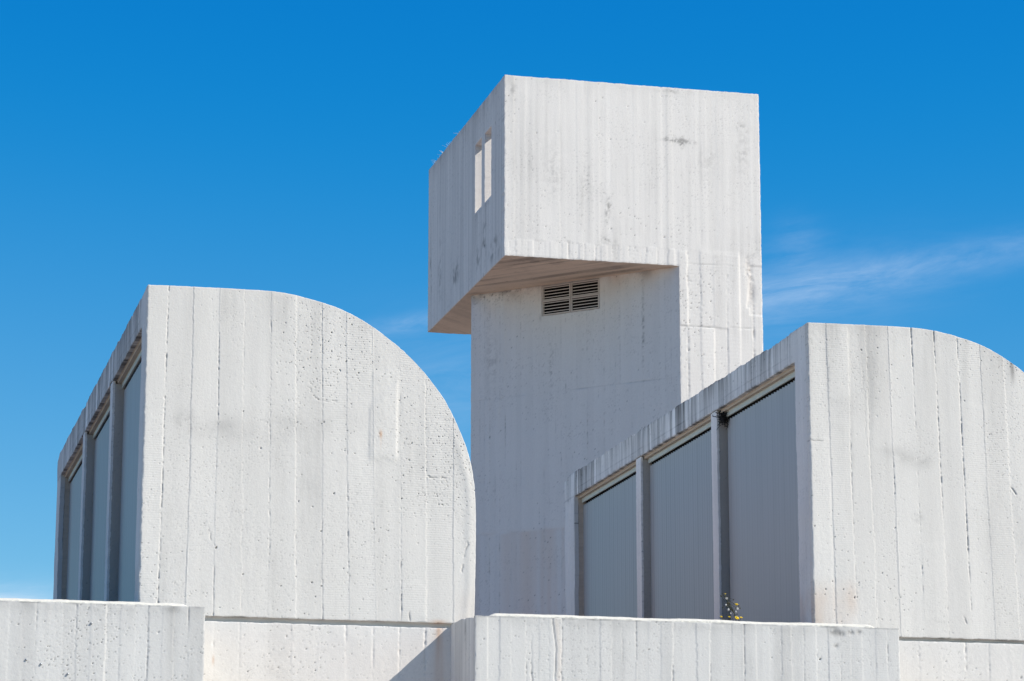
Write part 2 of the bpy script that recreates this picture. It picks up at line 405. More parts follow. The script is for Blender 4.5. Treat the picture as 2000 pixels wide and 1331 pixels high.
def dark_lines(m, per=.072):
    # thin dark vertical lines in the sheet colour, strong and weak alternating
    t = m.node_tree; l = t.links.new; mm = lambda op, a, b=None, c=None: M(op, a, b, c, tree=t)
    tc = N(t, 'ShaderNodeTexCoord'); sp = N(t, 'ShaderNodeSeparateXYZ'); l(tc.outputs['Object'], sp.inputs[0])
    def ln(p_, w_, ph):
        f = mm('ABSOLUTE', mm('SUBTRACT', mm('FRACT', mm('MULTIPLY_ADD', sp.outputs[1], 1/p_, ph)), .5))
        return mm('LESS_THAN', f, w_/p_)
    nz = N(t, 'ShaderNodeTexNoise'); nz.inputs['Scale'].default_value = 1
    mp = N(t, 'ShaderNodeMapping'); mp.inputs['Scale'].default_value = (1, 6.0, .25); l(tc.outputs['Object'], mp.inputs[0]); l(mp.outputs[0], nz.inputs['Vector'])
    k = mm('ADD', mm('MULTIPLY', ln(per*2, .0065, .1), .30), mm('MULTIPLY', ln(per*2, .0050, .6), .17))
    k = mm('MULTIPLY', k, mm('MULTIPLY_ADD', nz.outputs['Fac'], 1.6, .2))
    b = next(n for n in t.nodes if n.type == 'BSDF_PRINCIPLED'); src = b.inputs['Base Color'].links[0].from_socket
    x = N(t, 'ShaderNodeMix', data_type='RGBA'); l(k, x.inputs[0]); l(src, x.inputs[6]); x.inputs[7].default_value = (.10, .105, .11, 1); l(x.outputs[2], b.inputs['Base Color'])
dark_lines(m_shut)
m_alu = simple('pale_frame', (.50, .52, .47), .5, var=.08, scale=9)
m_dark = simple('dark_void', (.012, .011, .010), .9, spec=.1)
m_louv = simple('cream_louvre', (.58, .53, .48), .55, var=.10, scale=15)
m_nest = simple('nest_black', (.022, .020, .018), .85, var=.4, scale=60)
m_stem = simple('stem_brown', (.055, .055, .03), .8, var=.3, scale=60)
m_yel = simple('petal_yellow', (.85, .60, .01), .6, var=.12, scale=150)
m_puff = simple('seed_white', (.80, .78, .74), .8, var=.1, scale=90)
m_grass = simple('dry_grass', (.72, .70, .62), .8, var=.15, scale=50)
m_rail = simple('galvanised', (.42, .43, .44), .45, metal=.6)
m_ground = simple('paving', (.38, .33, .28), .9, var=.2, scale=.8, bumpd=.01, spec=.2)
m_terr = simple('terracotta_tiles', (.40, .29, .24), .9, var=.22, scale=1.2, bumpd=.01, spec=.2)

# ------------------------------------------------------------------ setting
g = MB(); g.quad((-900, -300, 0), (900, -300, 0), (900, 1500, 0), (-900, 1500, 0))
ground = g.build('ground', m_ground); ground['kind'] = 'structure'
g = MB(); g.box((-7, 22.07, 3.75), (14, 45, 3.95))
terrace = g.build('roof_terrace', m_terr); terrace['kind'] = 'structure'

# ------------------------------------------------------------------ light catchers
ZB = 4.332
ARCH = np.array([(0, 6.94), (.45, 6.946), (.86, 6.947), (1.046, 6.94), (1.219, 6.917), (1.427, 6.868), (1.571, 6.821), (1.693, 6.765), (1.804, 6.702), (1.994, 6.568),
                 (2.155, 6.429), (2.302, 6.268), (2.419, 6.106), (2.508, 5.932), (2.594, 5.725), (2.645, 5.51), (2.663, 5.30), (2.666, 5.0), (2.662, 4.61), (2.656, ZB)])
def arch_pts(n1, n2):
    """Catmull-Rom through ARCH, resampled by arc length, split at the shoulder"""
    P = np.vstack([2*ARCH[0]-ARCH[1], ARCH, 2*ARCH[-1]-ARCH[-2]]); out = []; si = None
    for i in range(1, len(P)-2):
        if np.allclose(P[i], (2.155, 6.429)): si = len(out)
        for t in np.linspace(0, 1, 24, endpoint=False):
            out.append(.5*((2*P[i])+(-P[i-1]+P[i+1])*t+(2*P[i-1]-5*P[i]+4*P[i+1]-P[i+2])*t*t+(-P[i-1]+3*P[i]-3*P[i+1]+P[i+2])*t**3))
    out.append(P[-2]); out = np.array(out)
    def rs(Q, n):
        s = np.concatenate([[0], np.cumsum(np.linalg.norm(np.diff(Q, axis=0), axis=1))]); x = np.linspace(0, s[-1], n)
        return np.stack([np.interp(x, s, Q[:, 0]), np.interp(x, s, Q[:, 1])], -1)
    return rs(out[:si+1], n1), rs(out[si:], n2)
def coons(n1, n2):
    top, right = arch_pts(n1, n2); right = right[::-1]
    s = np.linspace(0, 1, n1)[:, None, None]; t = np.linspace(0, 1, n2)[None, :, None]
    bot = np.stack([np.linspace(0, 2.656, n1), np.full(n1, ZB)], -1); left = np.stack([np.zeros(n2), np.linspace(ZB, 6.94, n2)], -1)
    P = (1-t)*bot[:, None]+t*top[:, None]+(1-s)*left[None]+s*right[None]
    P = P-((1-s)*(1-t)*bot[0]+s*(1-t)*bot[-1]+(1-s)*t*top[0]+s*t*top[-1])
    return P[..., 0], P[..., 1]

W = 7.86
SEAM_L = [(.150, .168, 1, .2), (.365, .367, .25, .9), (.580, .575, .95, .25), (.795, .772, .2, .9), (1.01, .985, .75, .1), (1.225, 1.185, .55, .2),
          (1.44, 1.395, .5, .5), (1.65, 1.59, .9, .1), (1.865, 1.80, .15, .7), (2.065, 2.03, .8, .15), (2.27, 2.24, .4, .5), (2.485, 2.47, .45, .3)]
SEAM_R = [(.195, .16, .35, .35), (.37, .345, .6, .15), (.545, .51, .35, .75), (.755, .71, .8, .6), (.965, .92, 1.0, .1), (1.175, 1.125, .9, .25), (1.385, 1.33, .9, .3),
          (1.59, 1.53, .3, .9), (1.80, 1.74, .8, .5), (2.01, 1.95, .6, .5), (2.23, 2.17, .4, .4), (2.45, 2.4, .5, .3)]
def edge_round(u, v, h):
    h -= .003*np.exp(-(u/.005)**1.2)*(1+.8*vn(v*34, v*0, 77))
def patch(u, v, h, tn, u0, u1, v0, v1, amp, sd, dt=.010, soft_=.03):
    e = .05*fbm(u*7, v*5, sd, 3); f_ = .016; amp = amp*.55; soft_ = max(soft_, .02)
    k = sstep(u0-f_, u0+f_, u+e*.3)*(1-sstep(u1-f_, u1+f_, u+e*.3))*sstep(v0-soft_, v0+soft_, v+e)*(1-sstep(v1-soft_, v1+soft_, v+e))
    h += amp*k; tn += dt*k
def crack(u, v, h, dirt_shade, pts, w_, dp, sd, dk=.35):
    for (a, b), (c, d) in zip(pts[:-1], pts[1:]):
        L_ = math.hypot(c-a, d-b); tx, ty = (c-a)/L_, (d-b)/L_
        q = (u-a)*tx+(v-b)*ty; n_ = -(u-a)*ty+(v-b)*tx+.006*vn(q*30, q*0, sd)+.003*vn(q*90, q*0, sd+1)
        k = np.exp(-(n_/w_)**2)*sstep(-.01, .01, q)*(1-sstep(L_-.01, L_+.01, q))*np.clip(.7+.6*vn(q*20, q*0, sd+2), .1, 1)
        h -= dp*k; dirt_shade += dk*k
def ext_left(u, v, h, dirt_shade, rust_tint, tn):
    patch(u, v, h, tn, 1.20, 1.40, 6.42, 6.80, .003, 901); patch(u, v, h, tn, 1.40, 1.61, 6.33, 6.74, .0025, 902, .02); patch(u, v, h, tn, 1.61, 1.80, 6.30, 6.62, .002, 903)
    patch(u, v, h, tn, 1.82, 2.03, 5.62, 6.34, .004, 904, .02, .03); patch(u, v, h, tn, 2.06, 2.26, 4.34, 4.62, .0025, 905, .01, .03); patch(u, v, h, tn, 2.27, 2.48, 5.40, 5.95, .0025, 906)
    patch(u, v, h, tn, .98, 1.19, 6.55, 6.92, .002, 907, .012, .02); patch(u, v, h, tn, .0, .16, 5.3, 5.9, .0015, 908)
    crack(u, v, h, dirt_shade, [(1.31, 6.17), (1.36, 6.09), (1.43, 6.07), (1.53, 6.08)], .004, .004, 910); crack(u, v, h, dirt_shade, [(2.27, 5.50), (2.38, 5.49), (2.42, 5.50)], .005, .006, 911)
    crack(u, v, h, dirt_shade, [(2.60, 4.99), (2.575, 4.86)], .006, .008, 912, .5); crack(u, v, h, dirt_shade, [(2.565, 4.80), (2.55, 4.74)], .006, .006, 913, .4)
    crack(u, v, h, dirt_shade, [(.52, 5.05), (.55, 4.92)], .004, .004, 914); crack(u, v, h, dirt_shade, [(2.13, 4.42), (2.135, 4.34)], .005, .006, 915, .5)
    dirt_shade += .10*np.clip(fbm(u*9, v*.8, 916)*2, 0, 1)*np.exp(-(np.abs(6.93-v)/.5)**1.5)
    dirt_shade += .5*np.exp(-((v-ZB)/.006)**2)*np.clip(.2+fbm(u*9, v*9, 917)*1.6, 0, 1)
    edge_round(np.abs(u), v, h)
    tn -= .12*sstep(.25, .45, u)*(1-sstep(1.0, 1.5, u))*np.exp(-((v-5.80-.03*vn(u*5, u*0, 3))/.085)**2)*np.clip(.7+.8*fbm(u*6, v*6, 5), 0, 1)
    dirt_shade += .22*blot(u, v, .33, 5.86, .10, .07, 11, 9)+.16*blot(u, v, .62, 5.84, .14, .08, 12, 9)+.12*blot(u, v, 1.3, 5.9, .35, .08, 17, 9)
    rust_tint += .9*blot(u, v, 1.885, 5.825, .012, .03, 13, 30, .8)+.25*soft(u, v, 1.886, 5.77, .006, .06)
    rust_tint += .24*sstep(2.44, 2.52, u)*(1-sstep(4.45, 4.78, v))*np.clip(.7+fbm(u*5, v*3, 14), 0, 1.2)
    rust_tint += .7*soft(u, v, 2.37, 4.335, .06, .02)
    # repaired smooth strip and the thick lip beside the curved edge
    k = sstep(1.0, 1.0, u)
    lip = np.interp(v, ARCH[::-1, 1], ARCH[::-1, 0]); lip = np.where(v > 6.0, 9, lip)
    h += .0045*np.exp(-((u-(lip-.055-.015*vn(v*3, v*0, 31)))/.034)**2)*sstep(6.0, 5.6, v)
    h += .004*sstep(.05, -.05, (v-6.1-.9*(u-1.85)))*sstep(1.78, 1.81, u)*(1-sstep(2.0, 2.03, u))*sstep(5.55, 5.7, v)
def ext_right(u, v, h, dirt_shade, rust_tint, tn):
    patch(u, v, h, tn, .17, .36, 6.30, 6.90, .003, 921, .015); patch(u, v, h, tn, .0, .17, 4.36, 5.94, .0025, 922, .02, .004); patch(u, v, h, tn, .55, .73, 5.9, 6.55, .002, 923)
    patch(u, v, h, tn, 1.35, 1.57, 5.4, 6.3, .002, 924, .01, .04); patch(u, v, h, tn, .96, 1.15, 4.5, 5.1, .002, 925, .012, .03)
    crack(u, v, h, dirt_shade, [(.0, 5.945), (.06, 5.94), (.12, 5.945)], .004, .005, 926); crack(u, v, h, dirt_shade, [(1.78, 5.62), (1.82, 5.55)], .006, .007, 927, .5)
    crack(u, v, h, dirt_shade, [(1.31, 4.52), (1.33, 4.45)], .005, .006, 928, .5); crack(u, v, h, dirt_shade, [(.47, 6.7), (.49, 6.3), (.495, 5.9)], .003, .002, 929, .15)
    dirt_shade += .16*np.clip(fbm(u*10, v*.8, 930)*2, 0, 1)*np.exp(-(np.abs(6.92-v)/.55)**1.5)
    dirt_shade += .12*np.exp(-((u-.20)/.10)**2)*np.clip(.3+fbm(u*12, v*1.2, 931), 0, 1)*sstep(5.8, 6.6, v)
    dirt_shade += .5*np.exp(-((v-ZB)/.006)**2)*np.clip(.2+fbm(u*9, v*9, 932)*1.6, 0, 1)
    edge_round(np.abs(u), v, h)
    dirt_shade += .15*blot(u, v, .80, 5.85, .13, .08, 21, 9)+.15*blot(u, v, 1.0, 5.8, .2, .06, 22, 9)
    dirt_shade += .30*blot(u, v, .93, 5.33, .04, .03, 23, 30)
    dirt_shade += .55*np.exp(-((u-1.826-.02*(6.654-v))/.02)**2)*sstep(6.45, 6.64, v)
    dirt_shade += .14*np.exp(-((v-(6.94-.1*np.clip(u-.8, 0, 2)**2))/.09)**2)*np.clip(.4+fbm(u*9, v*1.5, 24), 0, 1)
    rust_tint += .34*(1-sstep(.20, .36, u))*(1-sstep(4.60, 4.84, v))*np.clip(.7+fbm(u*6, v*2, 25), 0, 1.2)
    rust_tint += .30*soft(u, v, .33, 4.62, .05, .14)
    tn += .02*(u < .17)
    dirt_shade += .3*np.exp(-((v-5.94)/.006)**2)*(u < .12)

def frame_hf(seed, lint):
    bs = even_seams(0, 7.6, .205, seed, (.0, .8, -.2, .6), .004)
    def ex(u, v, h, dirt_shade, rust_tint, tn):
        # u runs along +Y, v is height: grime washed down the lintel, with pale lime drips
        z = v; top = 6.94; a = sstep(6.60, 6.70, z)*sstep(.30, .60, u)*(1-.5*sstep(7.2, 7.5, u))
        n1 = vn(u*17, z*.9, seed+1); n2 = vn(u*43, z*1.4, seed+2); n3 = fbm(u*3, z*2, seed+3)
        big = fbm(u*1.9, z*.5, seed+21, 2); d = .46+.26*n1+.20*n2+.40*big+.15*n3+.25*vn(u*75, z*2, seed+22)
        drip = np.clip(vn(u*19, z*.9+11, seed+4)*2.0-.75, 0, 1)*np.clip(.8+big*2, 0, 1)+.7*np.clip(vn(u*55, z*1.0+31, seed+5)*1.7-.75, 0, 1)
        d = np.clip(d, .06, .8)*(1-np.clip(drip, 0, 1))
        d = d*(.75+.25*sstep(6.75, 6.92, z))
        dirt_shade += a*np.clip(d*1.35-.05, 0, 1)*.85*lint
        tn += a*.30*np.clip(drip, 0, 1)
        dirt_shade += a*.6*np.exp(-((z-6.672)/.010)**2)*np.clip(.5+vn(u*9, z*0, seed+6)*1.2+.6*vn(u*40, z*30, seed+7), 0, 1)
        dirt_shade += a*.20*np.exp(-((z-6.745-.006*vn(u*3, z*0, seed+8))/.004)**2)
        dirt_shade += .30*np.exp(-((z-6.94)/.018)**2)*np.clip(.4+fbm(u*7, z*7, seed+9), 0, 1)
        # jambs
        j = (u < .34); dirt_shade += j*.14*np.clip(fbm(u*9, z*1.2, seed+10)+.15, 0, 1)
        rust_tint += j*.35*(1-sstep(4.62, 4.78, z))*np.clip(.6+fbm(u*8, z*4, seed+11), 0, 1)
        fj = sstep(7.44, 7.46, u); h -= 0.0*fj
        h -= .014*np.exp(-((u-7.72)/.018)**2)*fj
        h += .004*vn(u*5, z*5, seed+12)
        dirt_shade += .30*np.exp(-((u-7.855)/.016)**2)*np.clip(.6+vn(z*6, u*0, seed+15), 0, 1)+.25*np.exp(-((u-7.455)/.008)**2)*(z < 6.67)
    return boards(seed, bs, 4.3, 6.94, step=.0010, groove=.003, pit=.6, extra=ex, seamdirt=.4)

def light_catcher(x0, label, seed, seams, ext, lint, top_seed):
    root = thing('light_catcher', label, 'skylight', (x0, 22, ZB), 'quarter-round concrete lightcatchers on the roof')
    # lit side wall with the quarter-round outline
    Ug, Vg = coons(470, 480)
    rng = np.random.RandomState(seed)
    hf = boards(seed, seams, ZB, 6.94, step=.0019, groove=.0075, wide=.0040, pit=.95, extra=ext, seamdirt=.62)
    d = sheet_data(Ug, Vg, None, (x0, 22, 0), (1, 0, 0), (0, 0, 1), (0, -1, 0), hf, .06, jit=.0032, seed=seed)
    # nick the upper outline where the board ends meet it
    V = d[0]; un = V[:, 0]-x0
    sheet('side_wall', m_wall, root, d)
    # window-side frame: near jamb, lintel, far jamb
    Ug, Vg = grid(.06, W, 4.0, 6.94, .011, (.34, 7.45), (6.672,))
    msk = hole_mask(Ug, Vg, [(.34, 7.45, 3.9, 6.672)])
    # stepped board tops, dipped far corner
    drop = .006*np.floor(2.5*vn(Ug*4.9, Ug*0, top_seed))/1.0+.004*vn(Ug*31, Ug*0, top_seed+1)
    drop = drop+.03*sstep(7.60, 7.86, Ug)+.03*(sstep(7.74, 7.76, Ug))
    Vg = np.where(Vg > 6.68, Vg+(Vg-6.68)/(6.94-6.68)*(-np.abs(drop)*sstep(.3, .5, Ug)), Vg)
    d = sheet_data(Ug, Vg, msk, (x0, 22, 0), (0, 1, 0), (0, 0, 1), (-1, 0, 0), frame_hf(seed+40, lint), .045, jit=.005, seed=seed+3)
    fr = sheet('front_frame', m_frame, root, d)
    # recessed beam and reveals behind the face
    b = MB()
    b.box((x0+.040, 22.345, 6.666), (x0+.048, 29.455, 6.9))                # drip groove back
    b.box((x0+.046, 22.345, 6.646), (x0+.125, 29.455, 6.9))                # inner lintel
    b.box((x0+.045, 22.062, 4.0), (x0+.30, 22.337, 6.9))                   # near jamb body
    b.box((x0+.047, 29.453, 4.0), (x0+.30, 29.84, 6.85))                   # far jamb body
    b.build('inner_lintel', m_mull2, root, bevel=.004)
    # mullions
    for yc in (24.585, 27.035):
        Ug, Vg = grid(-.085, .085, 4.0, 6.668, .0085)
        def ex(u, v, h, dirt_shade, rust_tint, tn, s=seed+int(yc*10)):
            dirt_shade += .10*np.clip(fbm(u*22, v*1.5, s)+.1, 0, 1); h -= .0015*np.exp(-((np.abs(u)-.085)/.006)**2)*(1+vn(v*18, v*0, s+1))
            h -= .0025*np.exp(-(u/.010)**2)
        hf = boards(seed+int(yc*7), [], 4, 6.7, pit=.8, extra=ex, rough=.0018)
        d1 = sheet_data(Ug, Vg, None, (x0+.004, yc, 0), (0, 1, 0), (0, 0, 1), (-1, 0, 0), hf, .020, jit=.004, seed=seed+int(yc))
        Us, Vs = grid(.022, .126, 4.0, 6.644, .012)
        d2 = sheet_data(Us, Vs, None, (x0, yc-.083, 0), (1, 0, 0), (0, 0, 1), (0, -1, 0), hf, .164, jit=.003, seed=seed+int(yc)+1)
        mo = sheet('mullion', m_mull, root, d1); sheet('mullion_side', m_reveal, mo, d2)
    # corrugated sheet bays with pale head frames
    for (y0, y1) in ((22.34, 24.50), (24.67, 26.95), (27.12, 29.45)):
        p = MB(); per = .072; n = int((y1-y0)/per); xa, xb = x0+.100, x0+.120
        prof = []; y = y0-.03
        while y < y1+.01:
            k_ = random.uniform(-.0008, .0008); prof += [(xa+.008+k_, y, 0), (xa+k_, y+per-.006, .014), (xb, y+per-.005, .014), (xb, y+per-.001, 0)]; y += per
        prof = [q for q in prof if q[1] < y1+.03]
        i0 = len(p.v); ztop = 6.568
        for (x, yy, dz) in prof: p.v += [(x, yy, 4.0), (x, yy, ztop+dz)]
        for k in range(len(prof)-1): a = i0+2*k; p.f.append((a, a+2, a+3, a+1))
        p.build('shutter_panel', m_shut, root)
        h_ = MB(); h_.box((x0+.082, y0+.004, 6.600), (x0+.100, y1-.004, 6.650))
        h_.build('window_frame', m_alu, root, bevel=.003)
    v_ = MB(); v_.quad((x0+.134, 22.34, 4), (x0+.134, 29.46, 4), (x0+.134, 29.46, 6.65), (x0+.134, 22.34, 6.65)); v_.build('dark_interior', m_dark, root)
    # vault shell
    a, bb = arch_pts(40, 50); A = np.vstack([a, bb[1:]]); c = np.array([1.0, 5.0])
    dirs = A-c; dirs /= np.linalg.norm(dirs, axis=1)[:, None]
    o1 = A-dirs*.012; o2 = A-dirs*.14; s = MB(); n = len(A)
    for yy in (22.055, 29.84):
        for q in o1: s.v.append((x0+max(q[0], .05), yy, q[1]-.03*(q[0] < .3)))
        for q in o2: s.v.append((x0+max(q[0], .05), yy, q[1]))
    for k in range(n-1):
        s.f.append((k, k+1, 2*n+k+1, 2*n+k)); s.f.append((n+k+1, n+k, 3*n+k, 3*n+k+1))
        s.f.append((k+1, k, n+k, n+k+1)); s.f.append((2*n+k, 2*n+k+1, 3*n+k+1, 3*n+k))
    s.build('vault_roof', m_plain, root)
    s = MB(); P = [(x0+.30, 29.75, 4.0)]+[(x0+max(q[0], .30), 29.75, q[1]) for q in o2]+[(x0+2.5, 29.75, 4.0)]
    s.v = P; s.f = [tuple(range(len(P)))]; s.build('rear_wall', m_plain, root)
    return root
m_reveal = concrete('dark_reveal', base=(.44, .405, .36), grime=.4, streak=.12, blotch=.08)  # mullion side faces, darker and browner than the fronts
m_mull2 = simple('stained_beam', (.50, .42, .34), .9, var=.22, scale=9, bumpd=.003, spec=.15, vec=(1, .5, 3))
lc_a = light_catcher(0.0, 'white board-marked concrete quarter-round roof lightcatcher on the left, whole curve against the sky', 11, SEAM_L, ext_left, .85, 61)
lc_b = light_catcher(5.506, 'white concrete quarter-round roof lightcatcher on the right with broad grey-blue corrugated panels and black-streaked lintel', 47, SEAM_R, ext_right, 1.0, 83)

# ------------------------------------------------------------------ gallery wall under the groove
gal = thing('gallery_wall', 'white concrete gallery wall below the shadow groove, crossed by a diagonal shadow', 'wall', (2, 22, 0))
Ug, Vg = grid(.30, 2.5, 2.5, 4.290, .0075)
def ext_gal(u, v, h, dirt_shade, rust_tint, tn):
    rust_tint += .75*np.exp(-((u-2.372-.006*vn(v*5, v*0, 3))/.020)**2)*np.clip(.35+.65*vn(u*50, v*2.0, 5)+.4*sstep(3.9, 4.28, v), 0, 1)
    rust_tint += .25*np.exp(-((u-2.372)/.05)**2)
    rust_tint += .6*soft(u, v, .585, 3.99, .009, .035)+.18*soft(u, v, .415, 4.0, .03, .3)
    rust_tint += .06*np.clip(fbm(u*1.6, v*2.0, 8)+.25, 0, 1)
    h += .004*np.clip(fbm(u*5, v*5, 9), 0, 1)
hf = boards(301, [(.17, .17), (.375, .375, .5, .5), (.58, .58, 1, 0), (.79, .79, .2, .3), (.99, .99, .6, .3), (1.20, 1.195, .2, .9), (1.40, 1.40, .5, .2), (1.62, 1.62, .6, .2), (1.84, 1.84, .5, .3), (2.05, 2.05, .8, .1), (2.26, 2.26, .8, .2)],
            3.4, 4.29, pit=.8, extra=ext_gal, groove=.009)
dA = sheet_data(Ug, Vg, None, (0, 21.992, 0), (1, 0, 0), (0, 0, 1), (0, -1, 0), hf, .060, jit=.005, seed=5)
Ug, Vg = grid(5.7, 8.4, 2.5, 4.300, .0085)
hf = boards(311, [(.70+5.506+k*.205, .70+5.506+k*.205, (.9, .6, .4, 1.0, .5, .6, .4, .6, .5, .5)[k], .4) for k in range(10)], 3.4, 4.3, pit=1.2, groove=.009)
dB = sheet_data(Ug, Vg, None, (0, 21.992, 0), (1, 0, 0), (0, 0, 1), (0, -1, 0), hf, .060, jit=.004, seed=6)
sheet('wall_face', m_base, gal, dA, dB)
b = MB(); b.box((-6.9, 22.052, 0), (14, 22.30, 4.40)); b.box((-6.9, 21.998, 0), (14, 22.05, 2.5))
b.box((-6.9, 21.998, 2.5), (.29, 22.05, 4.28)); b.box((2.51, 21.998, 2.5), (5.69, 22.05, 4.28)); b.box((8.41, 21.998, 2.5), (14, 22.05, 4.28))
b.build('wall_core', m_plain, gal)

# ------------------------------------------------------------------ parapets
def parapet(xl, xr, label, seed, seams, ext, cope, studs=(), ret=True):
    yf = 21.15; zt = 4.292
    c = MB()
    c.box((xl+.008, yf+.028, 0), (xr-.008, yf+.40, zt-.008))
    c.box((xl+.008, yf+.40, 0), (xl+.24, 21.985, zt-.008)); c.box((xr-.24, yf+.40, 0), (xr-.008, 21.985, zt-.008))
    root = c.build('parapet_wall', m_plain); tag(root, label, 'parapet', 'concrete parapets in front of the lightcatchers')
    v0 = 3.35
    Ug, Vg = grid(max(xl, -1.35), xr, 2.5, zt, .0068)
    hf = boards(seed, seams, v0, zt, step=.0019, groove=.0060, wide=.0036, pit=.7, extra=ext, seamdirt=.6)
    d = sheet_data(Ug, Vg, None, (0, yf, 0), (1, 0, 0), (0, 0, 1), (0, -1, 0), hf, .032, jit=.004, seed=seed)
    ds = [d]
    if xl < -1.35:
        Ug, Vg = grid(xl, -1.35, 2.5, zt, .012); ds.append(sheet_data(Ug, Vg, None, (0, yf, 0), (1, 0, 0), (0, 0, 1), (0, -1, 0), hf, .032, jit=.002, seed=seed+2))
    sheet('front_face', m_para, root, *ds)
    if ret:
        Ug, Vg = grid(.034, .84, 2.5, 4.318, .010)
        Vg = Vg-(.026)*sstep(.30, .05, Ug)*(Vg-v0)/(4.318-v0)-.012*(1-sstep(.36, .46, Ug))*(Vg-v0)/(4.318-v0)
        def ex(u, v, h, dirt_shade, rust_tint, tn):
            dirt_shade += np.clip(.16+.28*vn(u*24, v*.7, seed+1)+.18*vn(u*60, v*.9, seed+2)+.15*fbm(u*4, v*3, seed+3), 0, .6)*.55
            dirt_shade += .4*blot(u, v, .34, 4.2, .03, .09, seed+4, 14)
        d = sheet_data(Ug, Vg, None, (xl, yf, 0), (0, 1, 0), (0, 0, 1), (-1, 0, 0), boards(seed+9, even_seams(0, .84, .13, seed, (.0, .5, 0, .5)), v0, 4.3, pit=.5, extra=ex), .05, jit=.004, seed=seed+5)
        sheet('return_face', m_frame, root, d)
        t = MB(); t.box((xl+.012, yf+.36, zt-.006), (xl+.23, 21.96, 4.298)); t.build('return_top', m_plain, root)
    if cope:
        Ug, Vg = grid(cope[0], cope[1], 0, .30, .0125)
        def ch(u, v):
            h = .004+.026*sstep(-.02, .045, v)+.004*vn(u*2.3, v*2, seed+20)+.003*vn(u*9, v*9, seed+21)+.0012*vn(u*40, v*40, seed+22)
            e = np.minimum(np.minimum(u-cope[0], cope[1]-u), .3); h = h*sstep(-.02, .06, e)
            return h, {'dirt_shade': np.zeros_like(u), 'rust_tint': np.zeros_like(u), 'tone': .04*vn(u*3, v*3, seed+23)}
        d = sheet_data(Ug, Vg, None, (0, yf+.012, zt-.002), (1, 0, 0), (0, 1, 0), (0, 0, 1), ch, .03, jit=.006, seed=seed+7)
        sheet('coping', m_cope, root, d)
    for (sx, sz) in studs:
        s = MB(); s.ball((sx, yf-.004, sz), .009, (1, .9, 1)); s.build('stud', m_rail, root, smooth=True)
    return root
def ext_par(sd):
    def ex(u, v, h, dirt_shade, rust_tint, tn):
        top = np.exp(-((4.292-v)/.06)**1.2)
        dirt_shade += .20*top*np.clip(.45+fbm(u*5, v*5, sd), 0, 1)+.15*np.exp(-(4.292-v)/.22)*np.clip(vn(u*13, v*.8, sd+1), 0, 1)
        dirt_shade += .5*np.exp(-((4.288-v)/.006)**2)*np.clip(.5+fbm(u*7, v*7, sd+5)*1.5, 0, 1)
        h += .003*np.exp(-((4.27-v)/.03)**2)*np.abs(fbm(u*8, v*8, sd+2))
        tn += .04*vn(u*6.5, v*.3, sd+3)
        if sd == 500:
            d = u-3.09-.012*vn(v*4, v*0, 9)-.006*vn(v*19, v*0, 10)
            h -= .006*np.exp(-(d/.004)**2); dirt_shade += .45*np.exp(-(d/.005)**2)*np.clip(.6+.7*vn(v*17, v*0, 19), 0, 1)
            h += .0012*np.exp(-((d-.026)/.016)**2); rust_tint += .16*np.exp(-((d-.03)/.02)**2)
            d2 = u-2.90-.018*vn(v*3, v*0, 12)-.008*vn(v*22, v*0, 13); k = np.clip(.4+vn(v*5, v*0, 14), 0, 1)*sstep(4.2, 4.05, v)
            h -= .006*k*np.exp(-(d2/.006)**2); dirt_shade += .35*k*np.exp(-(d2/.006)**2)
            for (a, b_, r) in ((5.42, 4.235, .02), (5.36, 4.245, .035), (5.37, 4.14, .018), (5.50, 4.25, .02), (5.57, 4.25, .018)):
                bb = blot(u, v, a, b_, r*1.3, r, int(a*1000), 26, .35); dirt_shade += .48*bb; h -= .006*bb
        else:
            dirt_shade += .16*soft(u, v, .16, 4.1, .035, .4)+.25*soft(u, v, .155, 4.27, .05, .03)
    return ex
par_a = parapet(-3.05, .398, 'grey-white concrete parapet on the left with tiny round studs and narrow boards, under the left lightcatcher', 400,
        [(u, u+l, d_, f_) for (u, l, d_, f_) in [(-3.0+k*.1025+.01*math.sin(k*7), .006*math.sin(k*3), max(0, .7*math.sin(k*2.4+1)+.35), max(0, .5*math.sin(k*5.1))) for k in range(33)]],
        ext_par(400), (-3.0, .285), [(-.905, 3.865), (-.797, 3.835), (-.44, 4.145), (-.60, 3.768)], ret=True)
par_b = parapet(2.464, 5.905, 'long grey-white concrete parapet at centre right with a cracked seam, below the corrugated panels', 500,
        [(2.464+.098*(k+1)+.008*math.sin(k*5), 2.464+.098*(k+1)+.008*math.sin(k*5)+.006*math.sin(k*2.2), max(0, .7*math.sin(k*2.1+2)+.3), max(0, .6*math.sin(k*4.3))) for k in range(34)],
        ext_par(500), (2.575, 5.72))

# ------------------------------------------------------------------ tower
TX0, TX1, TY0, TY1, ZS, ZT = 6.09, 9.61, 35.0, 39.69, 10.763, 13.213
CXc = 8.462                                     # where the chamfer starts on the front
tower = thing('concrete_tower', 'white concrete tower with an overhanging hollow box head, twin slot windows and a louvred vent', 'tower', (8, 37, 0))
dn = math.sqrt(.5)
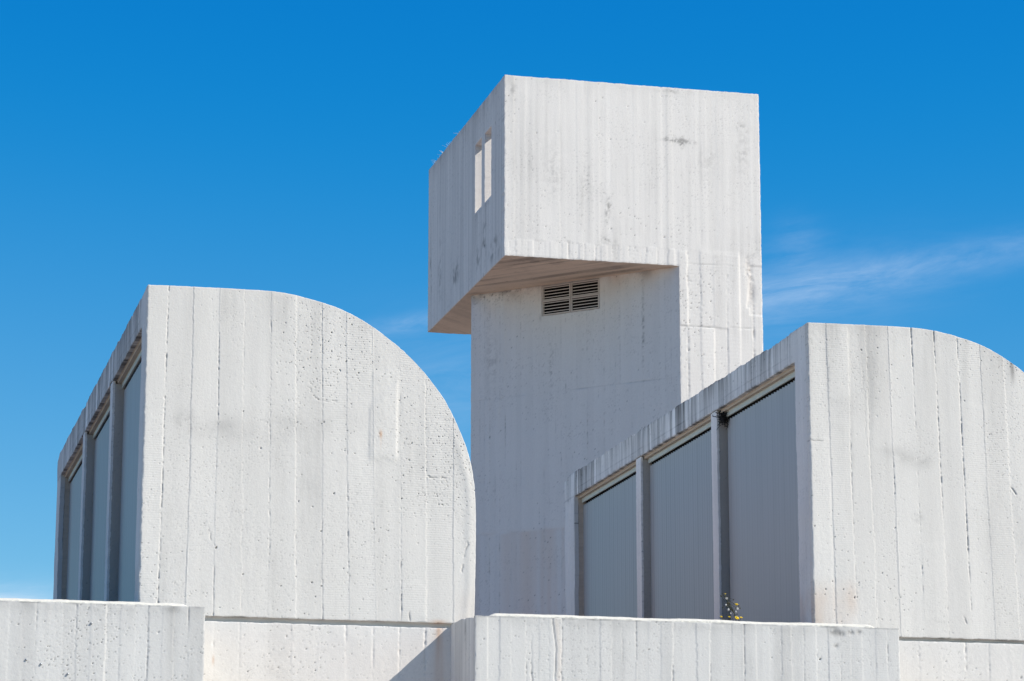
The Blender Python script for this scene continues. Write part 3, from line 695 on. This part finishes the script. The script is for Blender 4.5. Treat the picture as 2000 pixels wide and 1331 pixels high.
# front: head plus the strip of shaft below it, one plane
Ug, Vg = grid(0, TX1-TX0, 3.95, ZT, .0135, (CXc-TX0,), (ZS,))
msk = hole_mask(Ug, Vg, [(-1, CXc-TX0, 0, ZS)])
hs = [(k*.0775+.05, k*.0775+.05, .25+.25*math.sin(k*2.3), .12) for k in range(45)]
lowb = boards(611, even_seams(0, 2.37, .077, 61, (.2, 1, 0, .8), .004), 10.7, 11.0, step=.003, groove=.007, wide=.006, pit=.3, seamdirt=.5)
shaftb = boards(612, [(2.37+.115+k*.181, 2.37+.115+k*.181+.005*math.sin(k*3), (.9, .2, .15, .45, .2, .9)[k], (.1, .9, .8, .2, .7, .3)[k]) for k in range(6)], 4, 11, step=.004, groove=.010, wide=.009, pit=1.2, pscale=1.3, seamdirt=.5,
                hcracks=((2.385, 2.93, 9.955, .012), (3.05, 3.38, 9.965, .008), (2.4, 3.5, 10.80, .004)), vbreaks=(9.955,))
headb = boards(613, hs, 10.9, ZT, step=.0008, groove=.0012, wide=.008, pit=.75, pscale=1.0, rough=.0005, saw=0, tone=.012, seamdirt=.10)
def tower_front(u, v):
    h1, a1 = headb(u, v); h2, a2 = lowb(u, v); h3, a3 = shaftb(u, v)
    zb = 10.985+.012*vn(u*4, u*0, 5)+.004*vn(u*30, u*0, 6)
    lo = sstep(zb+.004, zb-.004, v); sh = sstep(2.355, 2.365, u)
    k2 = lo*(1-sh); k3 = sstep(11.02, 10.93, v+.02*fbm(u*6, v*6, 8))*sh; k1 = 1-k2-k3
    h = h1*k1+(h2+.001)*k2+(h3+.001)*k3
    A = {k: a1[k]*k1+a2[k]*k2+a3[k]*k3 for k in a1}
    x = u+TX0; D = A['dirt_shade']
    n = fbm(u*20, v*20, 33, 4, .6)
    def spot(cx, cz, rx, rz, s, sd, f=20):
        return s*blot(x, v, cx, cz, rx, rz, sd, f, .18)
    sp = spot(8.47, 12.475, .17, .028, 1.3, 34, 40)+spot(8.52, 12.46, .035, .07, 1.3, 35, 40)+spot(8.36, 12.5, .07, .035, 1.2, 36, 40)+spot(8.66, 12.46, .07, .02, .6, 38)
    sp = sp+spot(7.50, 11.52, .03, .13, .75, 39, 26)+spot(7.47, 11.40, .025, .12, .6, 40, 26)+spot(7.49, 11.04, .10, .05, .55, 41)
    sp = sp+spot(6.88, 11.0, .09, .03, .55, 42)+spot(9.36, 12.72, .10, .06, .5, 43, 24)+spot(9.38, 12.40, .10, .22, .35, 44, 24)+spot(9.41, 10.95, .07, .02, .6, 45)
    sp = sp+spot(6.2, 13.0, .06, .10, .5, 46)+spot(8.45, 13.17, .25, .03, .5, 47)+spot(6.75, 11.95, .12, .35, .25, 48, 30)+spot(7.2, 11.8, .10, .25, .22, 49, 30)+spot(8.9, 12.2, .14, .2, .2, 57, 30)
    # vertical rain streaks
    stv = np.clip(vn(x*6.5, v*.35, 50)*1.2+.35*vn(x*21, v*.5, 51)-.25, 0, 1)*k1
    D = D+np.clip(sp, 0, .85)*.68+.13*stv+.10*np.exp(-((ZT-v)/.10)**1.5)*np.clip(.5+fbm(x*7, v*7, 52), 0, 1)
    # spalled patch on the outer edge of the shaft
    pd = np.exp(-((x-9.42-.10*sstep(10.9, 10.5, v)*.4)/.05)**2)*sstep(10.2, 10.45, v)*sstep(10.98, 10.85, v)
    h = h-.012*pd*(.6+n)-.006*sstep(9.43, 9.44, x-.0+.14*(10.6-v)*(v > 10.25)*(v < 10.7))*sstep(10.14, 10.15, v)*sstep(10.83, 10.82, v)*(x > 9.38)
    D = D+.35*pd*np.clip(n+.3, 0, 1)
    A['rust_tint'] = A['rust_tint']+.10*pd
    A['dirt_shade'] = np.clip(D, 0, .95)
    return h, A
d = sheet_data(Ug, Vg, msk, (TX0, TY0, 0), (1, 0, 0), (0, 0, 1), (0, -1, 0), tower_front, .15, jit=.006, seed=71)
sheet('front_wall', m_tower, tower, d)
# head side wall with the two slots
SL = [(35.755, 36.135), (36.315, 36.708)]; SZ = (11.77, 12.735)
Ug, Vg = grid(.152, TY1-TY0, ZS, ZT, .017, [c-TY0 for s in SL for c in s], SZ)
msk = hole_mask(Ug, Vg, [(s[0]-TY0, s[1]-TY0, *SZ) for s in SL])
def ext_side(u, v, h, dirt_shade, rust_tint, tn):
    dirt_shade += np.clip(.14+.14*vn(u*7, v*.30, 80)+.20*vn(u*23, v*.45, 81)+.20*vn(u*60, v*.6, 82), 0, .7)*.42
    dirt_shade += .32*np.exp(-((ZT-v)/.16)**1.3)*np.clip(.55+fbm(u*6, v*4, 83), 0, 1)
    for (a, c, ra, rc, s) in ((.55, 10.98, .25, .13, .8), (1.15, 11.1, .10, .35, .8), (2.9, 11.2, .2, .14, .7), (1.5, 11.05, .15, .2, .5), (4.5, 11.6, .06, .3, .6), (3.9, 11.5, .1, .5, .4)):
        dirt_shade += s*blot(u, v, a, c, ra, rc, int(a*100), 9, .12)
    for s in SL:
        e_ = (u > s[0]-TY0-.02) & (u < s[1]-TY0+.02) & (v > SZ[0]-.02) & (v < SZ[1]+.02); dirt_shade[e_] *= .08; tn[e_] *= .2
    for s in SL:                                          # runs below the slots
        dirt_shade += .35*np.exp(-((u-(s[1]-TY0)+.08)/.07)**2)*sstep(11.0, 11.75, v)*(v < 11.78)*np.clip(.4+vn(u*22, v*.6, 86), 0, 1)
        dirt_shade += .35*np.exp(-((u-(s[0]+s[1])/2+TY0)/.22)**2)*np.exp(-((11.77-v)/.07)**2)*(v < 11.75)*np.clip(.3+fbm(u*15, v*15, 88), 0, 1)
hf = boards(621, even_seams(0, 4.7, .078, 62, (-.1, .5, 0, .3), .004), ZS, ZT, step=.0009, groove=.002, wide=.009, pit=.8, pscale=1.6, rough=.0008, saw=0, tone=.03, extra=ext_side, seamdirt=.25)
d = sheet_data(Ug, Vg, msk, (TX0, TY0, 0), (0, 1, 0), (0, 0, 1), (-1, 0, 0), hf, .155, jit=.0012, seed=72)
d[3]['dirt_shade'][-0:] = d[3]['dirt_shade'][-0:]
sheet('head_side_wall', m_tower, tower, d)
# inner faces, rear and right wall of the hollow head
b = MB()
b.box((TX1-.16, TY0+.155, ZS+.02), (TX1-.004, TY1-.004, ZT-.004)); b.box((TX0+.16, TY1-.16, ZS+.02), (TX1-.165, TY1-.004, ZT-.004))
b.build('head_rear_walls', m_plain, tower)
b = MB(); b.box((TX0+.158, TY0+.155, 10.95), (TX1-.165, TY1-.165, 11.05)); b.build('head_floor', m_plain, tower)
# soffit, boards run parallel to the chamfer / mitred behind it
Ug, Vg = grid(.012, TX1-TX0-.004, .014, TY1-TY0-.004, .02)
def sof(u, v):
    p = (u-v)*dn; q = (u+v)*dn                              # p along the chamfer normal pair
    c = (CXc-TX0); front = (u+v < c+.0)
    hf1 = boards(631, even_seams(-4, 4, .10, 63, (.2, .9, 0, .5)), -4, 8, step=.0015, groove=.004, wide=.008, pit=.5, pscale=1.6, seamdirt=.45)
    h1, a1 = hf1(q, p); h2, a2 = hf1(p+.03, q)
    k = (q < c*dn)*1.0
    h = h1*k+h2*(1-k); A = {x: a1[x]*k+a2[x]*(1-k) for x in a1}
    A['dirt_shade'] = np.clip(A['dirt_shade']+.5*np.clip(vn(q*16, p*1.1, 90)*1.2+.4*vn(q*5, p*2.2, 91)-.15, 0, 1)*k+.25*np.clip(vn(p*14, q*1.1, 92), 0, 1)*(1-k)
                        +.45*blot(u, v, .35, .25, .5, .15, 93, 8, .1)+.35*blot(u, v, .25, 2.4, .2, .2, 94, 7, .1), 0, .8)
    return h, A
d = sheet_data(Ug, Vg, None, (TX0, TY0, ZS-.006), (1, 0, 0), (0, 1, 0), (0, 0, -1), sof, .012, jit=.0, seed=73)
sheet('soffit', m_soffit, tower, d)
# chamfered shaft wall with the vent opening
CL = 3.228; U45 = np.array((-dn, dn, 0)); N45 = np.array((-dn, -dn, 0)); VS = (1.205, 2.105); VZ = (10.328, 10.752)
Ug, Vg = grid(.004, CL, 3.95, ZS-.002, .0145, VS, VZ)
msk = hole_mask(Ug, Vg, [(VS[0], VS[1], VZ[0], VZ[1])])
def ext_ch(u, v, h, dirt_shade, rust_tint, tn):
    nearvent = 0
    dirt_shade += .50*np.exp(-((ZS-v)/.10)**1.2)*np.clip(.35+fbm(u*6, v*6, 95)*1.1, 0, 1)*(1+.8*sstep(2.1, 2.9, u))
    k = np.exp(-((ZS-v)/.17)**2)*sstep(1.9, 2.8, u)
    hh, dd = pits_layer(u, v, .05, .9, .006, .016, .004, 96); dirt_shade += .7*k*dd
    rust_tint += .42*np.exp(-((ZS-v)/.20)**1.5)*np.clip(.5+fbm(u*3, v*3, 97), 0, 1)  # brown tint fading downwards from the soffit
    lower = sstep(7.43, 7.39, v+.008*vn(u*4, u*0, 98))
    rust_tint += lower*np.clip(.14+.22*vn(u*6, v*.4, 99)+.14*vn(u*19, v*.5, 100), 0, .5)*.8
    tn -= .025*lower
    rust_tint += .22*np.exp(-((v-7.42)/.03)**2)*np.clip(fbm(u*4, v*8, 101)+.2, 0, 1)
    for (a, c, ra, rc, s) in ((.55, 10.0, .02, .5, .6), (2.9, 9.8, .10, .35, .22), (1.95, 9.6, .03, .35, .45)):
        dirt_shade += s*blot(u, v, a, c, ra, rc, int(a*100+c*7), 26, .15)
    dirt_shade += .25*np.exp(-((u-VS[1]-.02)/.02)**2)*np.exp(-((v-10.31)/.05)**2)
hf = boards(641, even_seams(0, 3.3, .0845, 64, (.2, .9, 0, .5), .012), 3.9, ZS, step=.0022, groove=.0062, wide=.0058, rough=.0005, pit=.5, pscale=1.2, saw=0, tone=.018, extra=ext_ch, seamdirt=.62,
            hcracks=((0, 3.3, 9.27, .004), (0, 3.3, 7.415, .003), (2.25, 2.4, 10.16, .003)), vbreaks=(7.415, 9.27))
d = sheet_data(Ug, Vg, msk, (CXc, TY0+.002, 0), tuple(U45), (0, 0, 1), tuple(N45), hf, .12, jit=.005, seed=74)
sheet('chamfered_wall', m_shaft, tower, d)
# rear of the shaft
E_ = np.array((CXc, TY0))+U45[:2]*CL
poly = [(TX1-.004, TY0+.16), (CXc+.09, TY0+.16), (E_[0]+.13, E_[1]+.004), (E_[0]+1.8, E_[1]+1.8), (TX1-.004, E_[1]+1.8)]
b = MB(); n = len(poly)
for k in range(n):
    if k in (0, 1): continue
    p, q = poly[k], poly[(k+1) % n]; b.quad((*p, 3.9), (*q, 3.9), (*q, ZS), (*p, ZS))
p = (E_[0]+.006, E_[1]-.0); q = poly[2]
b.build('shaft_rear_walls', m_plain, tower)
# vent
def P45(s, z, o=0): 
    q = np.array((CXc, TY0+.002, 0))+U45*s+N45*o; return Vector((q[0], q[1], z))
R45 = Matrix((( -U45[0], N45[0]*-1, 0), (-U45[1], N45[1]*-1, 0), (0, 0, 1)))   # local x to the right, y into the wall
vent = MB()
vc = P45((VS[0]+VS[1])/2, (VZ[0]+VZ[1])/2)
hw, hh = (VS[1]-VS[0])/2-.006, (VZ[1]-VZ[0])/2-.006
fr = .010
for a, c_ in (((-hw, .006, -hh), (hw, .05, -hh+fr)), ((-hw, .006, hh-fr), (hw, .05, hh)), ((-hw, .006, -hh+fr), (-hw+fr, .05, hh-fr)), ((hw-fr, .006, -hh+fr), (hw, .05, hh-fr)),
              ((-.005, .012, -hh+fr), (.005, .05, hh-fr)), ((-hw+fr, .012, -.004), (-.005, .05, .004)), ((.005, .012, -.004), (hw-fr, .05, .004))):
    vent.box(a, c_, R45, vc)
vg = vent.build('vent_grille', m_louv, tower, bevel=.002)
for sx in (-1, 1):
    for sz in (-1, 1):
        x0, x1 = sorted((sx*.005, sx*(hw-.006))); z0, z1 = sorted((sz*.0045, sz*(hh-.006)))
        p = MB(); t = .012
        p.box((x0, -.003, z0), (x1, .03, z0+t), R45, vc); p.box((x0, -.003, z1-t), (x1, .03, z1), R45, vc)
        p.box((x0, -.003, z0+t), (x0+t, .03, z1-t), R45, vc); p.box((x1-t, -.003, z0+t), (x1, .03, z1-t), R45, vc)
        nb = 4
        for k in range(nb):
            zc = z0+t+(k+.72)*(z1-z0-2*t)/(nb+.1)
            if zc > z1-t-.004: continue
            c2 = vc+R45 @ Vector(((x0+x1)/2, .022, zc)); Rb = R45 @ Matrix.Rotation(math.radians(15), 3, 'X')
            p.box((-(x1-x0)/2+t+.0005, -.014, -.0050), ((x1-x0)/2-t-.0005, .014, .0050), Rb, c2)
        lp = p.build('louvre_panel', m_louv, vg)
p = MB(); p.box((-hw, .052, -hh), (hw, .40, hh), R45, vc); p.f = [p.f[k] for k in (0, 1, 3, 4, 5)]
p.v = p.v; p.build('vent_duct', m_dark, vg)

# ------------------------------------------------------------------ small things
random.seed(4)
# dark nest under the right-hand lintel
bx, by, bz = 5.506+.055, 24.47, 6.60
s = MB()
for k in range(130):
    a = Vector((random.gauss(0, .022), -abs(random.gauss(0, .022)), random.gauss(.0, .035)))
    pts = []; dvec = Vector((random.gauss(0, 1), random.gauss(0, 1), random.gauss(-.2, 1))).normalized()*.012
    for j in range(4):
        pts.append((bx+a.x, by-.004+min(a.y, 0), min(bz+a.z, 6.636))); a = a+dvec; dvec = (dvec+Vector((random.gauss(0, .010), random.gauss(0, .010), random.gauss(0, .010))))
    s.tube(pts, .0036, .002, 4)
for k in range(22):
    s.ball((bx+random.gauss(0, .018), by-.02-abs(random.gauss(0, .010)), bz+.008+random.gauss(0, .02)), random.uniform(.006, .013), (1, 1, 1), 6, 4)
nest = s.build('bird_nest', m_nest); tag(nest, 'small black ragged nest of twigs tucked under the streaked lintel at the mullion top', 'nest')

# yellow flower growing behind the parapet coping
fl = thing('wildflower', 'spindly weed with yellow flowers and white seed heads behind the parapet', 'plant', (4.70, 21.66, 4.28))
s = MB()
rootp = Vector((4.70, 21.66, 4.27)); fork = Vector((4.705, 21.65, 4.435))
def stem(a, b, r=.0022, bow=.012):
    a = Vector(a); b = Vector(b); m = (a+b)/2+Vector((random.gauss(0, bow), random.gauss(0, bow), random.gauss(0, bow*.5)))
    s.tube([a, (a+m)/2+Vector((random.gauss(0, .003), 0, 0)), m, (m+b)/2, b], r, r*.6, 5)
stem(rootp, fork, .003); mid = Vector((4.655, 21.65, 4.52)); top = Vector((4.618, 21.65, 4.575))
stem(fork, mid, .0026); stem(mid, top, .0022)
flow = [((4.722, 21.64, 4.508), .017), ((4.72, 21.63, 4.398), .020), ((4.592, 21.64, 4.405), .012), ((4.660, 21.64, 4.405), .012), ((4.762, 21.65, 4.405), .013), ((4.632, 21.65, 4.590), .007)]
puff = [((4.643, 21.65, 4.553), .0085), ((4.656, 21.65, 4.465), .0075), ((4.733, 21.65, 4.475), .007), ((4.636, 21.65, 4.502), .006), ((4.718, 21.65, 4.450), .006), ((4.675, 21.65, 4.435), .005)]
buds = [(4.612, 21.65, 4.588), (4.594, 21.65, 4.572), (4.70, 21.65, 4.545), (4.745, 21.65, 4.495), (4.755, 21.65, 4.478), (4.665, 21.65, 4.515), (4.60, 21.65, 4.568), (4.645, 21.65, 4.49), (4.61, 21.65, 4.48), (4.655, 21.65, 4.42), (4.74, 21.65, 4.385), (4.73, 21.65, 4.43)]
for (p_, r) in flow: stem(fork if p_[2] > 4.45 else Vector((4.705, 21.65, 4.33)), Vector(p_)-Vector((0, 0, .006)))
for (p_, r) in puff: stem(random.choice([fork, mid, (fork+mid)/2]), p_, .0018)
for p_ in buds:
    stem(random.choice([fork, mid, top, (fork+mid)/2]), p_, .0018, .008); s.ball(p_, .0055, (.8, .8, 1.3), 6, 4)
for k in range(7):                                           # narrow leaves at the stem
    a = rootp.lerp(fork, .3+.1*k); d_ = Vector((random.uniform(-1, 1), random.uniform(-.6, .6), .5)).normalized()*random.uniform(.03, .05)
    n_ = Vector((-d_.y, d_.x, 0)).normalized()*.004; s.quad(a, a+d_*.5+n_, a+d_, a+d_*.5-n_)
s.build('stem', m_stem, fl)
for (p_, r) in flow:
    r *= 1.05; q = MB(); npet = 15
    for ring, (rr, zz) in enumerate(((1.0, .15), (.66, .35))):
        for k in range(npet):
            t = 2*math.pi*(k+.5*ring)/npet; t2 = .85*math.pi/npet
            c_ = Vector(p_); a = c_+Vector((math.cos(t), math.sin(t), zz*.4))*r*rr*.95; dz = Vector((0, 0, -r*.10))
            l_ = c_+Vector((math.cos(t-t2)*.7, math.sin(t-t2)*.7, zz*.5))*r*rr; r_ = c_+Vector((math.cos(t+t2)*.7, math.sin(t+t2)*.7, zz*.5))*r*rr
            q.quad(c_, l_, a, r_); q.quad(c_+dz, r_+dz, a+dz*.3, l_+dz)
    q.ball((p_[0], p_[1], p_[2]+r*.18), r*.38, (1, 1, .6), 8, 5); q.ball((p_[0], p_[1], p_[2]-r*.25), r*.40, (1, 1, .9), 8, 5)
    Rq = Matrix.Rotation(math.radians(random.uniform(22, 48)), 3, Vector((1, .25, 0)).normalized()); q.v = [tuple(Rq @ (Vector(x)-Vector(p_))+Vector(p_)) for x in q.v]
    q.build('flower_head', m_yel, fl)
for (p_, r) in puff:
    r *= 1.3; q = MB(); q.ball(p_, r*.75, (1, 1, 1), 8, 6)
    for k in range(26):
        d_ = Vector((random.gauss(0, 1), random.gauss(0, 1), random.gauss(0, 1))).normalized(); q.tube([Vector(p_), Vector(p_)+d_*r*1.2], r*.10, r*.06, 3)
    q.build('seed_head', m_puff, fl)

# dry grass along the tower's parapet
s = MB(); random.seed(9)
for y, n_, hgt in ((37.35, 4, .07), (37.85, 6, .12), (38.12, 9, .10), (38.35, 14, .10), (38.5, 10, .12), (38.62, 9, .13), (38.8, 10, .10), (38.95, 14, .12), (39.1, 8, .10), (39.25, 7, .12), (39.45, 6, .10), (36.9, 3, .05)):
    for k in range(max(1, n_//2)):
        b0 = Vector((TX0+.06+random.uniform(-.03, .03), y+random.gauss(0, .07), ZT-.012)); h_ = hgt*random.uniform(.25, .75); ln = Vector((random.gauss(-.03, .02), random.gauss(.025, .03), 0))
        s.tube([b0, b0+ln*.4+Vector((0, 0, h_*.55)), b0+ln*1.3+Vector((0, 0, h_))], .0028, .0010, 4)
dg = s.build('dry_grass', m_grass); dg['kind'] = 'stuff'; dg['label'] = 'pale dry grass sprouting along the tower rim'; dg['category'] = 'grass'

# two white pebbles on the far corner of the right lightcatcher
for k, (y, z, lab) in enumerate(((29.37, 6.935, 'nearer of two tiny white pebbles on the far corner of the right lightcatcher'), (29.55, 6.925, 'farther of two tiny white pebbles on the far corner of the right lightcatcher'))):
    s = MB(); s.ball((5.535, y, z), .016, (1, 1.2, .8), 8, 6); o = s.build('pebble', m_puff, smooth=True); tag(o, lab, 'stone', 'white pebbles on the lightcatcher rim')
